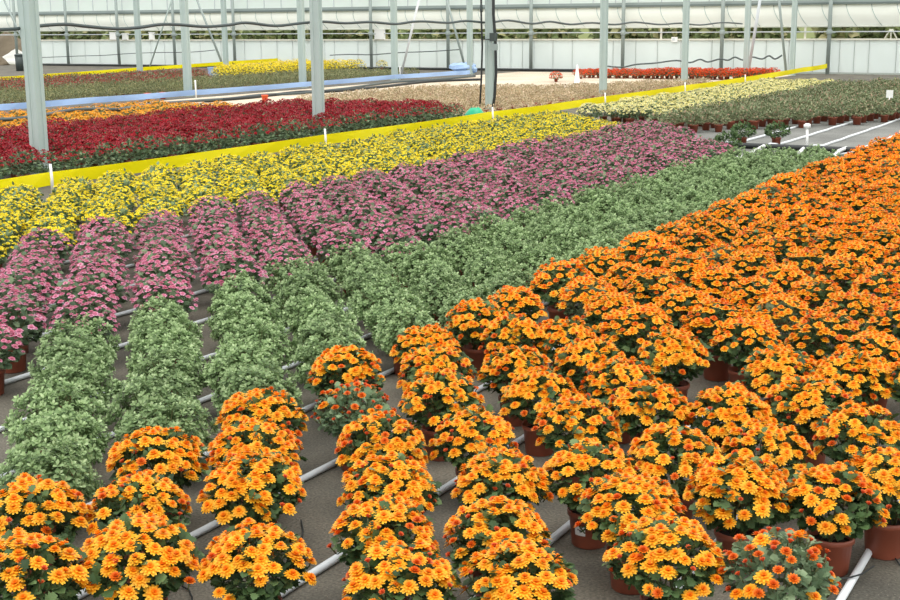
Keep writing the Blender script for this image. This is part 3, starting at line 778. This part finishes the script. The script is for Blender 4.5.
b2 = [at_X(x, y, -24.75) for x, y in ((-30, 109), (88, 102.5), (188, 96.5), (300, 85), (395, 76.5))]
b2 = [tuple(p) for p in b2] + [tuple(at_z(452, 73, 0.2)), tuple(at_z(470, 72, 0.2))]
b2 = [(x, y, max(0.06, z - 0.08)) for x, y, z in b2]
band('barrier_band', b2, 0.15, 'blue_band', 'pale blue band stretched along the second row of posts', 0.01)
e = at_z(464, 74, 0.0)
mb = MB(); rr = random.Random(5)
v, f = [], []
for i in range(7):
    for j in range(10):
        a = 2 * PI * j / 10; q = math.sin(PI * (i + 0.35) / 7)
        v.append((0.62 * q * math.cos(a) * rr.uniform(0.75, 1.2), 0.35 * q * math.sin(a) * rr.uniform(0.75, 1.2), max(0.0, 0.22 - 0.22 * math.cos(PI * i / 6) + rr.uniform(-0.03, 0.05))))
for i in range(6):
    for j in range(10): f.append((i * 10 + j, i * 10 + (j + 1) % 10, i * 10 + 10 + (j + 1) % 10, i * 10 + 10 + j))
f.append(tuple(range(60, 70)))
mb.add(v, f, 'blue_band')
single('plastic_bundle', mb, 'crumpled pale blue plastic bundle at the end of the blue band', 'bundle', loc=(e[0], e[1], 0))
b3 = [at_X(x, y, -38.2) for x, y in ((-20, 82), (40, 78.3), (150, 70.2), (230, 64.5), (312, 58.8))]
band('barrier_band', [tuple(p) for p in b3], 0.15, 'yellow_band', 'farther thin yellow band behind the moss-green plants', 0.01)
for (px, py, k) in ((196, 96, 1), (400, 78, 2)):
    p = at_z(px, py + 2, 0); mb = MB(); mb.tube([(0, 0, 0), (0.004, 0, 0.25), (0, 0, 0.5)], 0.022, 'white_plastic', 6)
    single('white_stake', mb, f'short white stake at the pale blue band, {ORD[k]} from the left', 'stake', 'stakes along the blue band', loc=(p[0], p[1], 0))

# ------------------------------------------------------------------ hanging and lying cables
def hose(px_pts, fn, r, key, label, name='black_hose', sub=4):
    P = [Vector(fn(x, y)) for x, y in px_pts]; out = []
    for i in range(len(P) - 1):
        p0, p1, p2, p3 = P[max(i - 1, 0)], P[i], P[i + 1], P[min(i + 2, len(P) - 1)]
        for k in range(sub):
            t = k / sub
            out.append(0.5 * ((2 * p1) + (p2 - p0) * t + (2 * p0 - 5 * p1 + 4 * p2 - p3) * t * t + (3 * p1 - p0 - 3 * p2 + p3) * t ** 3))
    out.append(P[-1]); mb = MB(); mb.tube(out, r, key, 6)
    return single(name, mb, label, 'hose')
wav = [(-60, 33), (-25, 31), (0, 29.6), (14, 29), (24, 27.8), (36, 26.3), (52, 24.8), (68, 24.4), (88, 26.5), (118, 28.8), (140, 27.3), (160, 24.5), (178, 24.6), (205, 26.6), (228, 25), (246, 22.7), (275, 25.8), (300, 23.3),
       (322, 21.6), (345, 23.2), (370, 22), (395, 24), (412, 21.8), (426, 21.5), (448, 22.8), (466, 20.9), (488, 22.6), (508, 20.4), (532, 23.7), (550, 21.6), (570, 24.4), (592, 22.8), (615, 24.6), (635, 22.2), (660, 24.6), (680, 23.2), (700, 25), (722, 22.6), (742, 23.8)]
hose(wav, lambda x, y: at_X(x, y, -13.76), 0.027, 'dark_hose', 'dark wavy cable strung at head height along the nearest posts', 'strung_cable')
w2 = [(42, 57.5), (80, 56), (105, 55.3), (130, 53.5), (160, 52.5), (190, 52.2), (215, 50), (330, 55.2), (350, 54.4), (372, 54.7), (400, 52.6), (430, 51.5), (460, 49.5)]
hose(w2[:7], lambda x, y: at_Y(x, y, 50.9), 0.02, 'dark_hose', 'thin dark hose on the left part of the white back wall', 'wall_hose')
hose(w2[7:], lambda x, y: at_Y(x, y, 50.9), 0.024, 'dark_hose', 'thin dark hose on the middle part of the white back wall', 'wall_hose')
w3 = [(605, 66), (622, 67.2), (636, 64.5), (656, 63), (676, 60.5), (690, 62.6), (700, 59.4), (708, 62), (720, 59), (728, 60.2), (735, 57.2), (743, 60), (752, 57), (762, 59), (769, 55.8), (775, 59), (782, 55.2)]
hose(w3, lambda x, y: at_Y(x, y, 50.4), 0.034, 'dark_hose', 'zigzag dark hose on the white wall above the orange-red flowers', 'wall_hose')
hose([(42, 66.5), (90, 66), (150, 65), (215, 64), (300, 66), (360, 67.6), (430, 68.6), (520, 69.5), (600, 71)], lambda x, y: (at_Y(x, y, 51.0)[0], 51.0, 0.07), 0.06, 'black_rubber', 'black hose lying along the foot of the white back wall', 'ground_hose')
hz = [(-10, 120, .34), (20, 118.5, .36), (45, 115, .36), (70, 110.5, .38), (95, 109, .38), (120, 109.3, .36), (150, 104.5, .30), (185, 101.5, .12), (230, 98.5, .05), (260, 95, .05), (300, 93.2, .05), (345, 88.5, .05), (390, 82.5, .05), (430, 80, .05), (475, 76, .05)]
hose([(i, 0) for i in range(len(hz))], lambda i, _: at_z(*hz[i]), 0.04, 'dark_hose', 'grey hose lying across the amber flowers toward the blue band', 'ground_hose')
hz2 = [(205, 101, .04), (250, 97.5, .04), (300, 92, .04), (330, 91.5, .04), (380, 87, .04), (430, 81.5, .04), (480, 79.5, .04)]
hose([(i, 0) for i in range(len(hz2))], lambda i, _: at_z(*hz2[i]), 0.05, 'black_rubber', 'black hose lying on the path below the blue band', 'ground_hose')

# ------------------------------------------------------------------ small things
p = at_z(577, 85, 0); root = link('marker_cone', None); root.location = (p[0], p[1], 0); tag(root, 'white narrow plastic cone on the beige floor', 'cone')
mb = MB(); mb.lathe([(0.14, 0.03), (0.10, 0.06), (0.07, 0.3), (0.045, 0.5), (0.03, 0.64), (0.022, 0.66)], 'white_plastic', 14); link('cone_body', mb.mesh('cone_body'), root)
mb = MB(); mb.box(-0.16, 0.16, -0.16, 0.16, 0, 0.03, 'white_plastic'); link('base', mb.mesh('base'), root)
p = at_z(475, 122, 0)
mb = MB(); rr = random.Random(3); v, f = [], []
for i in range(6):
    for j in range(14):
        a = 2 * PI * j / 14; q = math.cos(PI / 2 * i / 6)
        k = rr.uniform(0.9, 1.1); v.append((0.23 * q * k * math.cos(a), 0.18 * q * k * math.sin(a), 0.30 * math.sin(PI / 2 * i / 5.2) * rr.uniform(0.93, 1.05) if i else 0))
for i in range(5):
    for j in range(14): f.append((i * 14 + j, i * 14 + (j + 1) % 14, i * 14 + 14 + (j + 1) % 14, i * 14 + 14 + j))
f.append(tuple(range(70, 84)))
mb.add(v, f, 'teal', 0.5, True)
single('plastic_sheet_heap', mb, 'small heap of teal-green plastic behind the yellow band', 'plastic heap', loc=(p[0], p[1], 0))
for (px, py, lab) in ((265, 102, 'small orange-red plastic pot on the path behind the red bed, right one'), (163, 99, 'small orange-red plastic pot under the blue band, middle one'), (148, 100, 'small orange-red plastic pot under the blue band, left one')):
    p = at_z(px, py, 0); mb = MB(); mb.lathe([(0.07, 0), (0.085, 0.16), (0.095, 0.16), (0.095, 0.19), (0.07, 0.18)], 'orange_marker', 12)
    single('plastic_pot', mb, lab, 'pot', loc=(p[0], p[1], 0))
p = at_z(20, 71, 0)
root = link('dark_bin', None); root.location = (p[0], p[1], 0); tag(root, 'dark upright bin left of the nearest steel post, far back', 'bin')
mb = MB(); mb.lathe([(0.17, 0), (0.19, 0.7)], 'dark_bin', 14); link('bin_body', mb.mesh('bin_body'), root)
mb = MB(); mb.lathe([(0.21, 0.70), (0.21, 0.75), (0.1, 0.80)], 'dark_bin', 14); link('lid', mb.mesh('lid'), root)
p = at_z(230, 71, 0.1); mb = MB(); mb.box(-0.2, 0.2, -0.15, 0.15, 0, 0.3, 'white_plastic'); mb.box(-0.22, 0.22, -0.17, 0.17, 0.3, 0.34, 'white_plastic')
single('white_crate', mb, 'small white lidded crate behind the moss-green bed, right one', 'crate', loc=(p[0], p[1], 0))
p = at_z(213, 73, 0.1); mb = MB(); mb.box(-0.16, 0.16, -0.12, 0.12, 0, 0.3, 'blue_band'); mb.box(-0.18, 0.18, -0.14, 0.14, 0.3, 0.34, 'blue_band')
single('blue_crate', mb, 'small pale blue lidded crate behind the moss-green bed, left one', 'crate', loc=(p[0], p[1], 0))
p = at_z(889, 105, 0.25)
mb = MB(); mb.tube([(0, 0, 0), (0, 0, 0.42)], 0.012, 'white_plastic', 6); mb.box(-0.07, 0.07, -0.006, 0.006, 0.40, 0.56, 'white_plastic')
single('plant_tag', mb, 'small pale tag on a stick among the grey-green plants', 'plant tag', loc=(p[0], p[1], 0))

# ------------------------------------------------------------------ back wall, curtain, glazing
YW = 52.0; XL, XR = -53.9, 8.0
mb = MB(); rr = random.Random(11); x = XL
mb.box(XL, XR, YW, YW + 0.03, 0, 0.06, 'seam')
while x < XR:
    w = rr.choice([0.55, 0.9, 0.95, 1.0, 1.3]); x1 = min(XR, x + w)
    mb.box(x + 0.012, x1 - 0.012, YW, YW + 0.03, 0.06, 1.28, 'wall'); mb.box(x1 - 0.03, x1 + 0.03, YW + 0.03, YW + 0.05, 0, 1.28, 'seam'); x = x1
struct('wall_back', mb, 'low white panel wall across the rear')
mb = MB(); mb.box(XL, XR, YW - 0.05, YW + 0.12, 1.28, 1.34, 'cap'); struct('trim_1', mb)
mb = MB(); mb.box(XL - 6, XR, YW - 0.04, YW + 0.02, 1.58, 1.62, 'pvc'); single('guard_rail', mb, 'thin pale rail in the gap above the white wall', 'rail')
root = link('plastic_curtain', None); root.location = (0, YW, 1.8); tag(root, 'white rolled plastic film curtain hanging above the back wall gap', 'curtain')
mb = MB(); v, f = [], []; nx, nz = 120, 5; rr = random.Random(12)
XL2 = XL - 8
for i in range(nx + 1):
    ph = rr.uniform(-1, 1)
    for j in range(nz + 1):
        t = j / nz
        v.append((XL2 + (XR - XL2) * i / nx, -0.16 * math.sin(PI * t) + 0.015 * ph, 0.84 * t + (0.02 * ph if j == 0 else 0)))
for i in range(nx):
    for j in range(nz): f.append((i * (nz + 1) + j, (i + 1) * (nz + 1) + j, (i + 1) * (nz + 1) + j + 1, i * (nz + 1) + j + 1))
mb.add(v, f, 'film', 0.5, True); link('film_sheet', mb.mesh('film_sheet'), root)
mb = MB(); mb.tube([(XL2, 0, 0), (XR, 0, 0)], 0.03, 'film', 8); link('bottom_roll', mb.mesh('bottom_roll'), root)
x = XL2 + 0.2
while x < XR - 0.5:
    mb = MB(); P = []
    for j in range(6):
        t = j / 5; P.append((x + 0.42 * (1 - t) ** 1.4, -0.165 * math.sin(PI * t) - 0.012, 0.02 + 0.80 * t))
    mb.tube(P, 0.014, 'galv', 5); link('rib', mb.mesh('rib'), root); x += 0.93
mb = MB(); mb.box(XL2, XR, YW - 0.12, YW + 0.04, 2.62, 2.70, 'beam'); mb.box(XL2, XR, YW - 0.06, YW + 0.04, 2.70, 2.80, 'galv_dark')
single('gutter_beam', mb, 'long horizontal grey gutter beam above the plastic curtain', 'beam')
mb = MB(); mb.box(XL2, XR, YW + 0.02, YW + 0.04, 2.8, 4.2, 'glaze')
x = XL2
while x < XR: mb.box(x, x + 0.03, YW - 0.01, YW + 0.02, 2.8, 4.2, 'pvc'); x += 1.0
struct('window_1', mb, 'pale glazing above the gutter beam')
for (px, py, w, h, lab) in ((114, 38, 0.42, 0.34, 'white box on the wall cap at left, left of two'), (125.5, 37.5, 0.3, 0.3, 'white box on the wall cap at left, right of two'), (152, 36.5, 0.25, 0.34, 'narrow white box on the wall cap left of the first blue-band post'), (380, 34, 0.5, 0.42, 'white box on the wall cap between the second and third blue-band posts')):
    q = at_Y(px, py, YW); mb = MB(); mb.box(-w / 2, w / 2, -0.15, 0.0, 0, h, 'white_plastic'); mb.box(-w / 2 - 0.02, w / 2 + 0.02, -0.17, 0.02, h, h + 0.03, 'white_plastic')
    single('white_box', mb, lab, 'box', loc=(q[0], YW + 0.06, 1.34))
q = at_Y(675, 39.5, YW); mb = MB(); mb.box(-0.13, 0.13, -0.07, -0.05, -0.1, 0.1, 'white_plastic'); mb.box(-0.09, 0.02, -0.074, -0.07, -0.04, 0.06, 'pvc')
single('wall_plate', mb, 'small white square plate on the wall cap left of the fifth post', 'plate', loc=(q[0], YW, q[2]))
q = at_Y(891, 34, YW + 0.03); mb = MB()
for dx in (-0.22, 0.0, 0.22): mb.tube([(dx, 0, 1.34), (dx * 0.15, 0, 1.68)], 0.03, 'cap', 6)
single('trestle', mb, 'small pale trestle bracket on the wall cap at far right', 'bracket', loc=(q[0], YW + 0.03, 0))
for px, lab in ((366 / 6 + 600, 'thin pale upright on the wall cap between fourth and fifth yellow-band posts'), (805, 'thin pale upright on the wall cap right of the last post')):
    q = at_Y(px, 34, YW); mb = MB(); mb.box(-0.035, 0.035, 0.0, 0.05, 1.34, 1.79, 'cap'); single('short_upright', mb, lab, 'upright', loc=(q[0], YW, 0))

# ------------------------------------------------------------------ outside, seen through the gap
rr = random.Random(21)
for k in range(9):
    x0 = -78 + k * 10.5; mb = MB()
    for i in range(2200):
        p = Vector((rr.uniform(0.5, 10.0), rr.uniform(-0.7, 0.7), rr.uniform(0, 1.0) ** 0.7 * (2.5 + 0.4 * math.sin(k * 2 + i))))
        add_leaf(mb, p, Vector((rr.uniform(-1, 1), rr.uniform(-1, 0.2), rr.uniform(-0.2, 1))), Vector((0, -1, 0.6)), rr.uniform(0.3, 0.55), 'leaf_hedge', rr.uniform(0, 1), SIMPLE)
    o = link('hedge', mb.mesh('hedge')); o.location = (x0, 60 + 0.3 * math.sin(k), -0.05)
    tag(o, 'olive green hedge outside, seen through the gap above the wall', 'hedge', 'hedge sections outside')
mb = MB(); mb.add([(-160, 62, -0.05), (90, 62, -0.05), (90, 66, 2.6), (-160, 66, 2.6), (-160, 80, 2.8), (90, 80, 2.8), (-160, 90, -0.05), (90, 90, -0.05)], [(0, 1, 2, 3), (3, 2, 5, 4), (4, 5, 7, 6)], 'bank')
struct('terrain_bank', mb)
def mound(name, px, w, d, h, key, label, cat, Y, seed, z=0):
    r = random.Random(seed); mb = MB(); v, f = [], []
    for i in range(8):
        for j in range(20):
            a = 2 * PI * j / 20; q = 1 - (i / 7.0) ** 1.3 * 0.97; k = r.uniform(0.88, 1.12)
            v.append((w * q * k * math.cos(a), d * q * k * math.sin(a), h * (i / 7.0) * r.uniform(0.92, 1.06)))
    for i in range(7):
        for j in range(20): f.append((i * 20 + j, i * 20 + (j + 1) % 20, i * 20 + 20 + (j + 1) % 20, i * 20 + 20 + j))
    f.append(tuple(range(140, 160))); mb.add(v, f, key, 0.5, True)
    q = at_Y(px, 60, Y); single(name, mb, label, cat, loc=(q[0], Y, z))
mound('earth_mound', 8, 3.2, 1.6, 1.75, 'earth', 'brown earth mound outside, left of the wall end', 'mound', 55.8, 1)
mound('white_tarpaulin', 17, 1.8, 0.5, 0.8, 'tarp', 'white tarpaulin heap outside, left of the wall end', 'tarpaulin', 53.2, 2)
mound('earth_mound', -3, 0.8, 0.5, 0.6, 'earth', 'small tan earth mound at the far left frame edge', 'mound', 51.2, 3)

# ------------------------------------------------------------------ light, world, camera
W = bpy.data.worlds.new('World'); bpy.context.scene.world = W; W.use_nodes = True
nt = W.node_tree; nt.nodes.clear()
out = nt.nodes.new('ShaderNodeOutputWorld'); bg = nt.nodes.new('ShaderNodeBackground')
bg.inputs[0].default_value = (0.97, 0.99, 0.985, 1); bg.inputs[1].default_value = 1.0
nt.links.new(bg.outputs[0], out.inputs[0])
sd = bpy.data.lights.new('overcast_sun', 'SUN'); sd.energy = 1.4; sd.angle = math.radians(50); sd.color = (1.0, 0.97, 0.92)
so = bpy.data.objects.new('overcast_sun', sd); COL.objects.link(so)
so.rotation_euler = Vector((-0.16, 0.26, -1.0)).to_track_quat('-Z', 'Y').to_euler()

cd = bpy.data.cameras.new('camera'); cd.sensor_width = 36.0; cd.sensor_fit = 'HORIZONTAL'; cd.lens = F / 900 * 36.0; cd.clip_end = 600; cd.clip_start = 0.05
co = bpy.data.objects.new('camera', cd); COL.objects.link(co)
co.matrix_world = Matrix(((RT[0], UP[0], -FW[0], 0), (RT[1], UP[1], -FW[1], 0), (RT[2], UP[2], -FW[2], CAMH), (0, 0, 0, 1)))
sc = bpy.context.scene; sc.camera = co
vs = sc.view_settings; vs.view_transform = 'Standard'; vs.look = 'None'; vs.gamma = 1.0; vs.use_curve_mapping = False; vs.exposure = 0.62
#print('OBJECTS', len(COL.objects), 'ORANGE', n_o)
